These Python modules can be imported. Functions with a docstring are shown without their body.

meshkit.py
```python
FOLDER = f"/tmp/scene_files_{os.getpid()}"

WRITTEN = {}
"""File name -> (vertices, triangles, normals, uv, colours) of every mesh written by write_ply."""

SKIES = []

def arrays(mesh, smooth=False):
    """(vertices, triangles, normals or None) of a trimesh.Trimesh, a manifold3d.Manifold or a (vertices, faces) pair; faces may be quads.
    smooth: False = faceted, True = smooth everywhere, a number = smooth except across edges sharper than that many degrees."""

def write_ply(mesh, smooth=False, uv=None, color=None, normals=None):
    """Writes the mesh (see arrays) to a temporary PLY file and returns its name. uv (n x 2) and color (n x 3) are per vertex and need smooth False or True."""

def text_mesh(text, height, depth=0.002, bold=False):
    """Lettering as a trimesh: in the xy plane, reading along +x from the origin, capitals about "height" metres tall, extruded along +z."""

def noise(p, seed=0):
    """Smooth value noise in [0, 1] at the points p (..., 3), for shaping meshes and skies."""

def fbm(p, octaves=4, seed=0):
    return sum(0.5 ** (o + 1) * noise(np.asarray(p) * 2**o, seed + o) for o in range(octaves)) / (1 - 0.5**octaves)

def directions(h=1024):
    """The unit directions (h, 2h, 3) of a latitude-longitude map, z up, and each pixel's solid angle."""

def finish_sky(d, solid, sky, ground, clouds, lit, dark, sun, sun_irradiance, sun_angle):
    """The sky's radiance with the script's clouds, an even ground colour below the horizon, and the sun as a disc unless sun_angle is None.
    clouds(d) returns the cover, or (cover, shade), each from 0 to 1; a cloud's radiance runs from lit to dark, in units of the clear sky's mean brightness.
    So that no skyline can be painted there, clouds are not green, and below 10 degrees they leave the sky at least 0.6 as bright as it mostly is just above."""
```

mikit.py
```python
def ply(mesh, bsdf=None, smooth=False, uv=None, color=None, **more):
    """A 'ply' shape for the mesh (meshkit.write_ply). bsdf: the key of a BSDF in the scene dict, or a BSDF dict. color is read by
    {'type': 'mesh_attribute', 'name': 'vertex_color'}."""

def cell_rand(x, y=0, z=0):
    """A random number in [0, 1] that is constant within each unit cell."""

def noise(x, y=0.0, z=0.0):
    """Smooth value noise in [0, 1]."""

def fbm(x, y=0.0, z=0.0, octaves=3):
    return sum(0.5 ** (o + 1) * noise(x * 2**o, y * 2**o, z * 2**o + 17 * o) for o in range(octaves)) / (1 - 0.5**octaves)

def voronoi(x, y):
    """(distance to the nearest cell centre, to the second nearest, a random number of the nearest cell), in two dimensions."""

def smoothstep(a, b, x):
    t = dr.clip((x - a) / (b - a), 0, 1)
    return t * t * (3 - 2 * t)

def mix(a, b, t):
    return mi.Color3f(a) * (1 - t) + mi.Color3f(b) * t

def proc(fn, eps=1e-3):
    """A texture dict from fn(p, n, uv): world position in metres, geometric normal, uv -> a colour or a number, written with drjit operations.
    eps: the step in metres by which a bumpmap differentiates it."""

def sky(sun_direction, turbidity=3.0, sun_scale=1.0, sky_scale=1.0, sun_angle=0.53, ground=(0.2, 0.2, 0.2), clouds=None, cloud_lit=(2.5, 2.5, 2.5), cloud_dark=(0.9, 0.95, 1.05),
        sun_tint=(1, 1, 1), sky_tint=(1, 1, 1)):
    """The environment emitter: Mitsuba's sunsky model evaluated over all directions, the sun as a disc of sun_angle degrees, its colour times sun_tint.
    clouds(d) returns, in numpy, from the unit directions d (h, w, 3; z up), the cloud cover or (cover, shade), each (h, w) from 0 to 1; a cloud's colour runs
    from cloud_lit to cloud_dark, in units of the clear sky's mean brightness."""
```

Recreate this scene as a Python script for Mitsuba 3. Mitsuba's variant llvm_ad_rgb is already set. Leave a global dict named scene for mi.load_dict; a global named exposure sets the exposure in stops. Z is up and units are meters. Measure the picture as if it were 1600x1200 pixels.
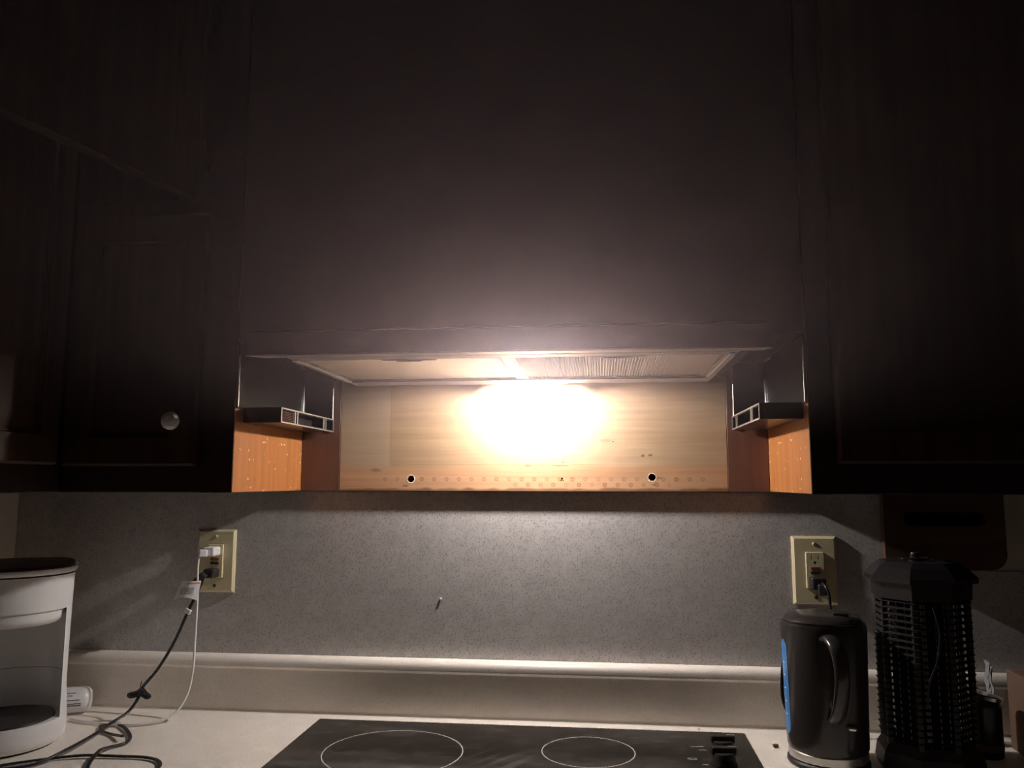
import math, random
import numpy as np
import trimesh
import manifold3d as m3
from shapely.geometry import Polygon, Point, box as sbox
import mitsuba as mi
import drjit as dr
import mikit, meshkit
from mikit import proc, noise, fbm, voronoi, smoothstep, mix, cell_rand

T = mi.ScalarTransform4f
random.seed(7)
rng = np.random.default_rng(7)
scene, labels = {}, {}

# ------------------------------------------------------------------ camera, light, exposure
# world: the wall behind the cooker is y = 0, x runs right, z = 0 is the underside of the wall cabinets (1.34 m above the floor)
CAM, YAW, PITCH, ROLL, FOCAL = np.array([0.1433, -1.589, 0.0171]), -0.1103, 0.1211, 0.0013, 1264.6
fwd = np.array([math.sin(YAW) * math.cos(PITCH), math.cos(YAW) * math.cos(PITCH), math.sin(PITCH)])
rgt = np.array([math.cos(YAW), -math.sin(YAW), 0.0])
upv = np.cross(rgt, fwd)
up_r = -rgt * math.sin(ROLL) + upv * math.cos(ROLL)
exposure = 3.08
LAMP = 430.0                      # radiance of the hood's lamp
HAZE = 1.12                      # density of the added haze that imitates lens glare (per metre)
scene['camera'] = {'type': 'perspective', 'fov_axis': 'x', 'fov': math.degrees(2 * math.atan(800 / FOCAL)), 'near_clip': 0.004, 'far_clip': 50.0,
                   'to_world': T().look_at(origin=CAM.tolist(), target=(CAM + fwd).tolist(), up=up_r.tolist())}


# ------------------------------------------------------------------ helpers
def add(key, mesh, bsdf, smooth=30, **more):
    base, n = key, 0
    while key in scene:
        n += 1
        key = f'{base}_{n:03d}'
    scene[key] = mikit.ply(mesh, bsdf, smooth=smooth, **more)
    return key


def lab(key, label=None, cat=None, group=None, kind=None):
    d = labels.setdefault(key, {})
    for k, v in (('label', label), ('category', cat), ('group', group), ('kind', kind)):
        if v:
            d[k] = v
    return key


def tm(m):
    if isinstance(m, m3.Manifold):
        a = m.to_mesh()
        return trimesh.Trimesh(a.vert_properties[:, :3], a.tri_verts, process=False)
    return m


def man(t):
    return m3.Manifold(m3.Mesh(np.asarray(t.vertices, np.float32), np.asarray(t.faces, np.uint32)))


def cbox(x0, x1, y0, y1, z0, z1, c=0.0015):
    """A box with chamfered edges."""
    c = min(c, 0.49 * min(x1 - x0, y1 - y0, z1 - z0))
    pts = []
    for X, sx in ((x0, 1), (x1, -1)):
        for Y, sy in ((y0, 1), (y1, -1)):
            for Z, sz in ((z0, 1), (z1, -1)):
                pts += [(X, Y + sy * c, Z + sz * c), (X + sx * c, Y, Z + sz * c), (X + sx * c, Y + sy * c, Z)]
    return trimesh.convex.convex_hull(np.array(pts))


def rbox(x0, x1, y0, y1, z0, z1, r=0.005, n=10):
    """A box with rounded edges: the hull of eight spheres."""
    r = min(r, 0.49 * min(x1 - x0, y1 - y0, z1 - z0))
    s = trimesh.creation.uv_sphere(radius=r, count=[n, n])
    v = np.vstack([s.vertices + [X, Y, Z] for X in (x0 + r, x1 - r) for Y in (y0 + r, y1 - r) for Z in (z0 + r, z1 - r)])
    return trimesh.convex.convex_hull(v)


def join(*ms):
    return trimesh.util.concatenate([tm(m) for m in ms])


def spline(pts, n=10):
    p = np.asarray(pts, float)
    p = np.vstack([2 * p[0] - p[1], p, 2 * p[-1] - p[-2]])
    out = []
    for i in range(1, len(p) - 2):
        for t in np.linspace(0, 1, n, endpoint=False):
            a, b, c, d = p[i - 1:i + 3]
            out.append(0.5 * (2 * b + (c - a) * t + (2 * a - 5 * b + 4 * c - d) * t * t + (3 * b - a - 3 * c + d) * t ** 3))
    return np.array(out + [p[-2]])


def tube(path, r, k=10, section=None):
    """A closed tube along the path; r a number or one per point; section: (k, 2) outline instead of a circle."""
    path = np.asarray(path, float)
    n = len(path)
    rr = np.full(n, r) if np.isscalar(r) else np.asarray(r)
    tan = np.gradient(path, axis=0)
    tan /= np.linalg.norm(tan, axis=1, keepdims=True) + 1e-12
    u = np.cross(tan[0], [0, 0, 1.0])
    if np.linalg.norm(u) < 1e-3:
        u = np.cross(tan[0], [0, 1.0, 0])
    u /= np.linalg.norm(u)
    if section is None:
        a = np.linspace(0, 2 * np.pi, k, endpoint=False)
        section = np.c_[np.cos(a), np.sin(a)]
    k = len(section)
    V = []
    for i in range(n):
        u = u - tan[i] * (u @ tan[i])
        u /= np.linalg.norm(u)
        w = np.cross(tan[i], u)
        V.append(path[i] + rr[i] * (section[:, :1] * u + section[:, 1:] * w))
    V = np.vstack(V + [path[:1], path[-1:]])
    F = []
    for i in range(n - 1):
        for j in range(k):
            a, b, c, d = i * k + j, i * k + (j + 1) % k, (i + 1) * k + (j + 1) % k, (i + 1) * k + j
            F += [(a, b, c), (a, c, d)]
    for j in range(k):
        F += [(n * k, (j + 1) % k, j), (n * k + 1, (n - 1) * k + j, (n - 1) * k + (j + 1) % k)]
    m = trimesh.Trimesh(V, F, process=False)
    if m.volume < 0:
        m.invert()
    return m


def lathe(profile, cx=0, cy=0, k=48):
    """Revolve (r, z) pairs, given from the bottom axis to the top axis, about the vertical through (cx, cy)."""
    p = np.asarray(profile, float)
    a = np.linspace(0, 2 * np.pi, k, endpoint=False)
    V = np.array([(cx + r * math.cos(t), cy + r * math.sin(t), z) for r, z in p for t in a])
    F = []
    for i in range(len(p) - 1):
        for j in range(k):
            q = (i * k + j, i * k + (j + 1) % k, (i + 1) * k + (j + 1) % k, (i + 1) * k + j)
            F += [(q[0], q[1], q[2]), (q[0], q[2], q[3])]
    m = trimesh.Trimesh(V, F, process=True)
    m.update_faces(m.nondegenerate_faces())
    return m


def arc(cx, cz, r, a0, a1, n=8):
    return [(cx + r * math.cos(math.radians(a)), cz + r * math.sin(math.radians(a))) for a in np.linspace(a0, a1, n)]


def extrude(poly, h, to=None):
    m = trimesh.creation.extrude_polygon(poly, h, engine='earcut')
    if to is not None:
        m.apply_transform(to)
    return m


def along_x(poly_yz, x0, x1):
    """Extrude a (y, z) outline along x."""
    m = trimesh.creation.extrude_polygon(poly_yz, x1 - x0, engine='earcut')
    v = m.vertices.copy()
    m.vertices = np.c_[v[:, 2] + x0, v[:, 0], v[:, 1]]
    return m


def front(poly_xz, y0, y1):
    """Extrude an (x, z) outline from y0 (near) to y1 (far)."""
    m = trimesh.creation.extrude_polygon(poly_xz, y1 - y0, engine='earcut')
    v = m.vertices.copy()
    m.vertices = np.c_[v[:, 0], y1 - v[:, 2], v[:, 1]]
    return m


def moved(m, loc=(0, 0, 0), rz=0.0, rx=0.0, ry=0.0):
    m = m.copy()
    R = trimesh.transformations.euler_matrix(rx, ry, rz, 'sxyz')
    R[:3, 3] = loc
    m.apply_transform(R)
    return m


def text_on_wall(s, h, x, y, z, depth=0.0004, bold=False):
    """Lettering that stands upright facing -y, its lower left at (x, y, z)."""
    m = meshkit.text_mesh(s, h, depth, bold)
    v = m.vertices.copy()
    m.vertices = np.c_[v[:, 0] + x, y - v[:, 2], v[:, 1] + z]
    return m


# ------------------------------------------------------------------ materials
def rgb(*c):
    return {'type': 'rgb', 'value': list(c)}


def mat(key, color, rough=0.5, spec=0.5, metal=0.0, **more):
    c = color if isinstance(color, dict) else rgb(*color)
    scene[key] = {'type': 'twosided', 'bsdf': {'type': 'principled', 'base_color': c, 'roughness': rough, 'specular': spec, 'metallic': metal, **more}}


def f_laminate(p, n, uv):
    base = mix((0.445, 0.425, 0.415), (0.52, 0.495, 0.49), fbm(p.x * 60, p.z * 60, p.y * 60, 2))
    d1, _, r1 = voronoi(p.x * 420 + p.y * 300, p.z * 260)
    dark = smoothstep(0.42, 0.18, d1) * smoothstep(0.62, 0.75, r1)
    light = smoothstep(0.35, 0.15, d1) * smoothstep(0.10, 0.05, r1)
    return mix(mix(base, (0.17, 0.15, 0.14), dark * 0.75), (0.62, 0.58, 0.55), light * 0.6)


def f_counter(p, n, uv):
    base = mix((0.76, 0.70, 0.635), (0.83, 0.78, 0.715), fbm(p.x * 35, p.y * 35, p.z * 35, 3))
    d1, _, r1 = voronoi(p.x * 330, p.y * 330 + p.z * 330)
    dark = smoothstep(0.40, 0.2, d1) * smoothstep(0.72, 0.8, r1)
    return mix(base, (0.50, 0.42, 0.34), dark * 0.5)


def f_darkwood(p, n, uv):
    g = fbm((p.x + p.y) * 70, (p.y - p.x) * 70, p.z * 3.5, 3)
    return mix((0.014, 0.006, 0.004), (0.030, 0.014, 0.008), g)


def f_doorwood(p, n, uv):
    g = fbm((p.x + p.y) * 60, (p.y - p.x) * 60, p.z * 3.0, 3)
    return mix((0.030, 0.014, 0.007), (0.054, 0.026, 0.014), g)


def f_orange(p, n, uv):
    g = fbm(p.y * 95 + 3, p.z * 5, p.x * 20, 3)
    streak = smoothstep(0.55, 0.8, noise(p.y * 210, p.z * 9))
    c = mix((0.275, 0.098, 0.027), (0.385, 0.160, 0.052), g)
    c = mix(c, (0.36, 0.12, 0.035), streak * 0.55)
    d, _, r = voronoi(p.y * 75 + 2 * noise(p.y * 90, p.z * 90), p.z * 62)
    chip = smoothstep(0.17, 0.06, d) * smoothstep(0.84, 0.88, r)
    spot = smoothstep(0.22, 0.08, d) * smoothstep(0.06, 0.03, r)
    return mix(mix(c, (0.78, 0.52, 0.30), chip * 0.7), (0.10, 0.05, 0.03), spot * 0.8)


def band(v, a, b, w):
    return smoothstep(a - w, a + w, v) * (1 - smoothstep(b - w, b + w, v))


def f_plywood(p, n, uv):
    warp = noise(p.x * 6, p.z * 25) * 0.010
    g = fbm(p.x * 5, (p.z + warp) * 170, 2.0, 3)
    fine = noise(p.x * 18, p.z * 520)
    c = mix((0.385, 0.258, 0.158), (0.515, 0.365, 0.235), g * 0.75 + fine * 0.25)
    low = 1 - smoothstep(0.045, 0.056, p.z + 0.004 * noise(p.x * 9, 4.0))
    c = mix(c, mix((0.47, 0.24, 0.125), (0.60, 0.345, 0.195), g), low * 0.75)
    # an old patch outline and joints left by earlier fittings
    patch = band(p.x, -0.274, 0.02, 0.002) * smoothstep(0.050, 0.053, p.z)
    c = mix(c, c * mi.Color3f(0.86, 0.82, 0.76), patch * 0.55 * (1 - smoothstep(-0.2, 0.02, p.x)))
    pale = smoothstep(-0.272, -0.278, p.x) * smoothstep(0.03, 0.055, p.z)
    c = mix(c, (0.47, 0.375, 0.275), pale * 0.45)
    line = band(p.z, 0.0505, 0.0525, 0.0007) * smoothstep(-0.276, -0.27, p.x) * smoothstep(0.25, 0.05, p.x)
    joint = band(p.x, -0.2045, -0.203, 0.0006) * smoothstep(0.05, 0.06, p.z)
    edge = band(p.x, -0.2755, -0.273, 0.0008) * smoothstep(0.05, 0.06, p.z)
    c = mix(c, (0.36, 0.21, 0.10), line * (0.35 + 0.5 * noise(p.x * 40, 1.0)) + joint * 0.35 * noise(7.0, p.z * 90) + edge * 0.5)
    # two rows of round stains along the lower edge
    for z0, off, x_from, x_to in ((0.0235, 0.0, -0.30, 0.34), (0.0125, 0.5, -0.04, 0.27)):
        q = p.x / 0.0247 + off
        cx = (q - dr.floor(q) - 0.5) * 0.0247
        r = dr.sqrt(cx * cx + (p.z - z0) * (p.z - z0))
        ring = smoothstep(0.0050, 0.0034, r) * (0.45 + 0.55 * smoothstep(0.0012, 0.003, r))
        on = smoothstep(x_from - 0.005, x_from, p.x) * smoothstep(x_to + 0.005, x_to, p.x) * (0.35 + 0.65 * cell_rand(dr.floor(q), z0 * 1000))
        c = mix(c, (0.31, 0.125, 0.055), ring * on * 0.8)
    # dark scuffs and small dents
    for x0, z0, rx, rz, k in ((0.2215, 0.0685, 0.0035, 0.0025, 0.8), (0.2355, 0.0695, 0.0045, 0.0025, 0.8), (-0.303, 0.041, 0.012, 0.004, 0.5), (0.062, 0.0495, 0.02, 0.0012, 0.6),
                              (0.0, 0.0495, 0.006, 0.002, 0.6), (0.150, 0.098, 0.012, 0.004, 0.3), (0.0705, 0.0885, 0.0016, 0.0016, 0.9), (0.068, 0.056, 0.002, 0.0016, 0.8),
                              (-0.243, 0.0105, 0.007, 0.0025, 0.65), (0.249, 0.026, 0.009, 0.0025, 0.5), (0.241, 0.013, 0.004, 0.0018, 0.6), (0.165, 0.096, 0.0015, 0.0015, 0.9)):
        q = dr.square((p.x - x0) / rx) + dr.square((p.z - z0) / rz)
        c = mix(c, (0.20, 0.10, 0.05), smoothstep(1.2, 0.4, q + 0.5 * noise(p.x * 700, p.z * 700) - 0.25) * k)
    grime = smoothstep(0.006, 0.0, p.z - 0.004 * noise(p.x * 60, 9.0))
    return mix(c, (0.16, 0.07, 0.035), grime * 0.8)


def f_stained(p, n, uv):
    g = fbm(p.x * 80, p.z * 5, 1.0, 3)
    return mix((0.125, 0.062, 0.047), (0.20, 0.10, 0.076), g)


def f_glassblack(p, n, uv):
    s = smoothstep(0.52, 0.8, fbm(p.x * 9 + 2, p.y * 16, 0.0, 4)) + 0.6 * smoothstep(0.6, 0.8, fbm(p.x * 26, p.y * 60, 3.0, 3))
    wipe = smoothstep(0.5, 0.9, noise((p.x - p.y * 0.7) * 90, (p.x + p.y) * 7)) * smoothstep(0.09, 0.0, dr.abs(p.x + 0.02)) * smoothstep(-0.15, -0.24, p.y)
    return mix((0.010, 0.009, 0.009), (0.055, 0.052, 0.052), s * 0.4 + wipe * 0.8)


def f_paint(p, n, uv):
    return mix((0.62, 0.55, 0.47), (0.66, 0.59, 0.51), fbm(p.x * 8, p.y * 8, p.z * 8, 3))


def f_cutting(p, n, uv):
    g = fbm(p.x * 4, p.z * 60, p.y, 3)
    return mix((0.060, 0.032, 0.022), (0.10, 0.055, 0.038), g)


mat('m_laminate', proc(f_laminate), 0.42, 0.35)
mat('m_counter', proc(f_counter), 0.38, 0.4)
mat('m_darkwood', proc(f_darkwood), 0.5, 0.2)
mat('m_doorwood', proc(f_doorwood), 0.48, 0.2)
mat('m_orange', proc(f_orange), 0.45, 0.35)
mat('m_plywood', proc(f_plywood), 0.62, 0.25)
mat('m_stained', proc(f_stained), 0.42, 0.4)
mat('m_cookglass', proc(f_glassblack), 0.08, 0.5)
mat('m_paint', proc(f_paint), 0.7, 0.3)
mat('m_hoodcabinet', (0.13, 0.108, 0.105), 0.5, 0.25)
mat('m_cutting', proc(f_cutting), 0.5, 0.35)
mat('m_blackmetal', (0.016, 0.015, 0.016), 0.22, 0.5)
mat('m_blackmatte', (0.018, 0.016, 0.016), 0.5, 0.4)
mat('m_blackgloss', (0.024, 0.021, 0.021), 0.22, 0.5)
mat('m_blackrubber', (0.013, 0.013, 0.014), 0.33, 0.5)
mat('m_cavity', (0.01, 0.009, 0.008), 0.9, 0.1)  # near-black; paints the shade in holes and board slot, also the lantern core
mat('m_baremetal', (0.62, 0.60, 0.56), 0.35, 0.5, 0.85)
mat('m_chrome', (0.75, 0.75, 0.76), 0.16, 0.5, 1.0)
mat('m_hoodpaint', (0.45, 0.425, 0.41), 0.36, 0.45)
mat('m_hoodfront', (0.14, 0.12, 0.115), 0.34, 0.45)
mat('m_hooddark', (0.05, 0.045, 0.043), 0.5, 0.4)
mat('m_filter', (0.36, 0.34, 0.325), 0.45, 0.5, 0.3)
mat('m_tab', (0.30, 0.29, 0.28), 0.4, 0.5)
mat('m_whiteplastic', (0.72, 0.72, 0.73), 0.22, 0.5)
mat('m_whitecord', (0.70, 0.69, 0.68), 0.35, 0.5)
mat('m_paper', (0.72, 0.72, 0.75), 0.6, 0.3)
mat('m_ivory', (0.70, 0.62, 0.40), 0.32, 0.45)
mat('m_splinter', (0.80, 0.68, 0.52), 0.7, 0.2)
mat('m_film', (0.30, 0.31, 0.33), 0.25, 0.6)
mat('m_wire', (0.25, 0.22, 0.22), 0.4, 0.5, 0.8)
mat('m_slot', (0.03, 0.02, 0.015), 0.6, 0.3)
mat('m_redbutton', (0.17, 0.05, 0.03), 0.45, 0.4)
mat('m_orangeprint', (0.65, 0.22, 0.10), 0.6, 0.3)
mat('m_redprint', (0.45, 0.03, 0.05), 0.6, 0.3)
mat('m_greyprint', (0.16, 0.16, 0.20), 0.6, 0.3)
mat('m_ringprint', (0.50, 0.49, 0.47), 0.4, 0.4)
mat('m_blue', (0.05, 0.22, 0.55), 0.25, 0.5)
mat('m_knobwhite', (0.85, 0.82, 0.80), 0.2, 0.5)
mat('m_lidbrown', (0.05, 0.03, 0.025), 0.4, 0.4)
mat('m_uvtube', (0.16, 0.12, 0.15), 0.2, 0.5)
mat('m_cardboard', (0.15, 0.095, 0.07), 0.8, 0.2)
mat('m_crumb', (0.12, 0.05, 0.02), 0.8, 0.2)
mat('m_floor', (0.16, 0.12, 0.09), 0.5, 0.3)
mat('m_plain', (0.55, 0.53, 0.50), 0.8, 0.2)
scene['m_jarglass'] = {'type': 'dielectric', 'int_ior': 1.5, 'ext_ior': 1.0}
scene['m_clearfilm'] = {'type': 'thindielectric', 'int_ior': 1.5}

# ------------------------------------------------------------------ the setting
Z_FLOOR, Z_CEIL, Z_COUNTER, X_LEFT, X_RIGHT, Y_NEAR = -1.34, 1.07, -0.425, -1.072, 2.6, -3.6
W2 = 0.457                      # half the opening between the two wall cabinets


def struct(key, mesh, bsdf, label=None, smooth=False):
    k = add(key, mesh, bsdf, smooth)
    return lab(k, label, kind='structure')


struct('floor', cbox(X_LEFT - .1, X_RIGHT + .1, Y_NEAR - .1, 0.2, Z_FLOOR - 0.08, Z_FLOOR, 0.001), 'm_floor', 'brown kitchen floor')
struct('ceiling', cbox(X_LEFT - .1, X_RIGHT + .1, Y_NEAR - .1, 0.2, Z_CEIL, Z_CEIL + 0.08, 0.001), 'm_plain', 'kitchen ceiling')
struct('wall_back', cbox(X_LEFT - .1, X_RIGHT + .1, 0.045, 0.12, Z_FLOOR, Z_CEIL, 0.001), 'm_paint', 'painted wall behind the counter')
struct('wall_back__lower_wall', cbox(X_LEFT, X_RIGHT, 0.003, 0.045, Z_FLOOR, 0.0, 0.0005), 'm_paint')
lam = Polygon([(X_LEFT + .002, Z_COUNTER + 0.10), (1.6, Z_COUNTER + 0.10), (1.6, -0.142), (0.80, -0.142), (0.80, -0.001), (X_LEFT + .002, -0.001)])
struct('wall_back__laminate_panel', front(lam, 0.0, 0.003), 'm_laminate', 'grey-beige speckled laminate splash panel on the wall behind the cooktop')
struct('wall_left', cbox(X_LEFT - .1, X_LEFT, Y_NEAR, 0.045, Z_FLOOR, Z_CEIL, 0.001), 'm_paint', 'plain painted wall at the far left beside the coffee maker')
struct('wall_right', cbox(X_RIGHT, X_RIGHT + .1, Y_NEAR, 0.045, Z_FLOOR, Z_CEIL, 0.001), 'm_paint')
struct('wall_front', cbox(X_LEFT, X_RIGHT, Y_NEAR - .1, Y_NEAR, Z_FLOOR, Z_CEIL, 0.001), 'm_paint')

# haze added to imitate lens glare around the hood lamp: nothing below the eye, densest above the middle of the cooktop
h0, h1 = np.array([-0.515, -1.75, 0.045]), np.array([0.62, -0.459, Z_CEIL + 0.04])
hz_, hx_ = np.meshgrid(np.linspace(h0[2], h1[2], 64), np.linspace(h0[0], h1[0], 24), indexing='ij')
rise = np.clip((hz_ - 0.045) / 0.13, 0, 1)
across = np.exp(-((hx_ - 0.05) / 0.34) ** 2) * np.clip((hx_ - h0[0]) / 0.15, 0, 1) * np.clip((h1[0] - hx_) / 0.15, 0, 1)
hy_ = np.linspace(h0[1], h1[1], 40)
away = np.clip((hy_ + 1.62) / 0.5, 0, 1) * np.clip((-0.455 - hy_) / 0.10, 0, 1)
haze_grid = (rise * rise * (3 - 2 * rise) * across)[:, None, :, None] * away[None, :, None, None]
scene['glare_haze'] = mikit.ply(trimesh.creation.box(bounds=[h0, h1]), {'type': 'null'},
                                  interior={'type': 'heterogeneous', 'albedo': rgb(0.90, 0.85, 1.0), 'scale': HAZE, 'phase': {'type': 'hg', 'g': 0.79},
                                            'sigma_t': {'type': 'gridvolume', 'grid': mi.VolumeGrid(haze_grid.astype(np.float32)), 'to_world': T().translate(h0.tolist()).scale((h1 - h0).tolist())}})
lab('glare_haze', 'added haze in front of the hood imitating lens glare around the lamp', 'haze', kind='stuff')

# ------------------------------------------------------------------ countertop with its raised splash strip
top = Polygon([(X_LEFT + .002, -0.004), (1.6, -0.004), (1.6, -0.635), (-0.46, -0.635), (-0.46, -1.5), (X_LEFT + .002, -1.5)])
add('countertop', extrude(top, 0.038, trimesh.transformations.translation_matrix([0, 0, Z_COUNTER - 0.038])), 'm_counter', 20)
prof = [(-0.001, Z_COUNTER)] + [(-0.030 + 0.008 * math.sin(a), Z_COUNTER + 0.008 - 0.008 * math.cos(a)) for a in np.linspace(0, math.pi / 2, 7)]
prof += [(-0.0215, Z_COUNTER + 0.080)]
prof += [(-0.0215 - 0.010 * (0.5 - 0.5 * math.cos(t * math.pi)), Z_COUNTER + 0.080 + 0.008 * t) for t in np.linspace(0.15, 1, 6)]
prof += [(y, z) for y, z in arc(-0.0195, -0.3315, 0.0118, 180, 90, 8)]
prof += [(-0.001, -0.3197)]
add('splash_strip', along_x(Polygon(prof), X_LEFT + 0.004, 1.6), 'm_counter', 35)
lab('countertop', 'cream speckled laminate countertop around the black cooktop', 'countertop')
lab('splash_strip', 'cream speckled raised strip with a rounded top edge along the wall behind the cooktop', 'backsplash')
scene_base = cbox(X_LEFT + .01, 1.6, -0.60, -0.01, Z_FLOOR + 0.10, Z_COUNTER - 0.04, 0.002)
hole = cbox(-0.37, 0.37, -0.57, -0.09, Z_COUNTER - 0.2, Z_COUNTER, 0.001)
add('base_cabinet__carcass', scene_base, 'm_darkwood', False)
add('base_cabinet__plinth', cbox(X_LEFT + .01, 1.6, -0.54, -0.01, Z_FLOOR, Z_FLOOR + 0.10, 0.002), 'm_blackmatte', False)
lab('base_cabinet', 'dark wooden base cabinet under the countertop', 'cabinet')


# ------------------------------------------------------------------ wall cabinets
def door_leaf(w, h, t=0.02):
    """A framed door lying in x 0..w, z 0..h, its face at y = -t: (frame, raised panel)."""
    f = 0.052
    outer = man(cbox(0, w, -t, 0, 0, h, 0.004))
    hole_ = man(cbox(f, w - f, -t - 0.01, 0.01, f, h - f, 0.0))
    inner = man(cbox(f - 0.006, w - f + 0.006, -t - 0.002, -t + 0.006, f - 0.006, h - f + 0.006, 0.003))
    frame = tm(outer - hole_ - inner)
    a, b = f + 0.002, 0.026
    pts = [(x, y, z) for y, k in ((-0.004, 0), (-t + 0.008, 0), (-t + 0.002, b)) for x in (a + k - 0.004, w - a - k + 0.004) for z in (a + k - 0.004, h - a - k + 0.004)]
    panel = trimesh.convex.convex_hull(np.array(pts))
    return frame, panel


def put_door(parent, w, h, loc, rz=0.0, wood='m_doorwood'):
    fr, pn = door_leaf(w, h)
    k = add(parent + '__door', moved(fr, loc, rz), wood, 20)
    add(k + '__raised_panel', moved(pn, loc, rz), wood, 20)
    return k


YF, ZT = -0.316, 0.985
FT = 0.018
# left of the hood: a lower door with a round knob, an upper compartment whose door stands open
body = man(cbox(X_LEFT + .003, -W2 - 0.012, YF, -0.001, 0.0, ZT, 0.0015)) - man(cbox(-0.735, -0.535, YF - .01, -0.03, 0.50, 0.93, 0.0))
add('wall_cabinet__carcass', tm(body), 'm_darkwood', 20)
add('wall_cabinet__side_panel', cbox(-W2 - 0.012, -W2, YF + 0.0005, -0.001, 0.0005, 0.243, 0.0008), 'm_orange', 20)
add('wall_cabinet__stile', cbox(-0.512, -W2 - 0.0005, YF - 0.0015, YF + 0.0004, 0.0, ZT, 0.0006), 'm_darkwood', 20)
d = put_door('wall_cabinet', 0.235, 0.425, (-0.748, YF - 0.001, 0.043))
kb = lathe([(0, 0), (0.006, 0), (0.0065, 0.004), (0.006, 0.010)] + [(0.006 + 0.0092 * math.sin(a), 0.0115 + 0.0015 + 0.0075 * (1 - math.cos(a))) for a in np.linspace(0.25, math.pi, 14)][:-1] + [(0, 0.028)], k=40)
knob_prof = [(0, 0), (0.0065, 0), (0.0055, 0.006), (0.007, 0.010), (0.0125, 0.0135), (0.0150, 0.0180), (0.0142, 0.0225), (0.0105, 0.0260), (0.005, 0.0275), (0, 0.0278)]
kb = moved(lathe(knob_prof, k=40), (-0.5475, YF - 0.0205, 0.1155), rx=math.pi / 2)
add(d + '__knob', kb, 'm_knobwhite', 60)
lab(d + '__knob', 'round pale china knob')
lab('wall_cabinet', 'dark wooden wall cabinet left of the range hood with a round white knob', 'cabinet')
fr, pn = door_leaf(0.36, 0.42)
ang = math.atan2(-0.3485, -0.0891)
add('cabinet_door__frame', moved(fr, (-0.5275, -0.340, 0.4886), ang), 'm_doorwood', 20)
add('cabinet_door__raised_panel', moved(pn, (-0.5275, -0.340, 0.4886), ang), 'm_doorwood', 20)
add('cabinet_door__hinge', cbox(-0.535, -0.520, -0.339, -0.3155, 0.55, 0.60, 0.002), 'm_blackmetal', 20)
add('cabinet_door__hinge', cbox(-0.535, -0.520, -0.339, -0.3155, 0.80, 0.85, 0.002), 'm_blackmetal', 20)
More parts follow.
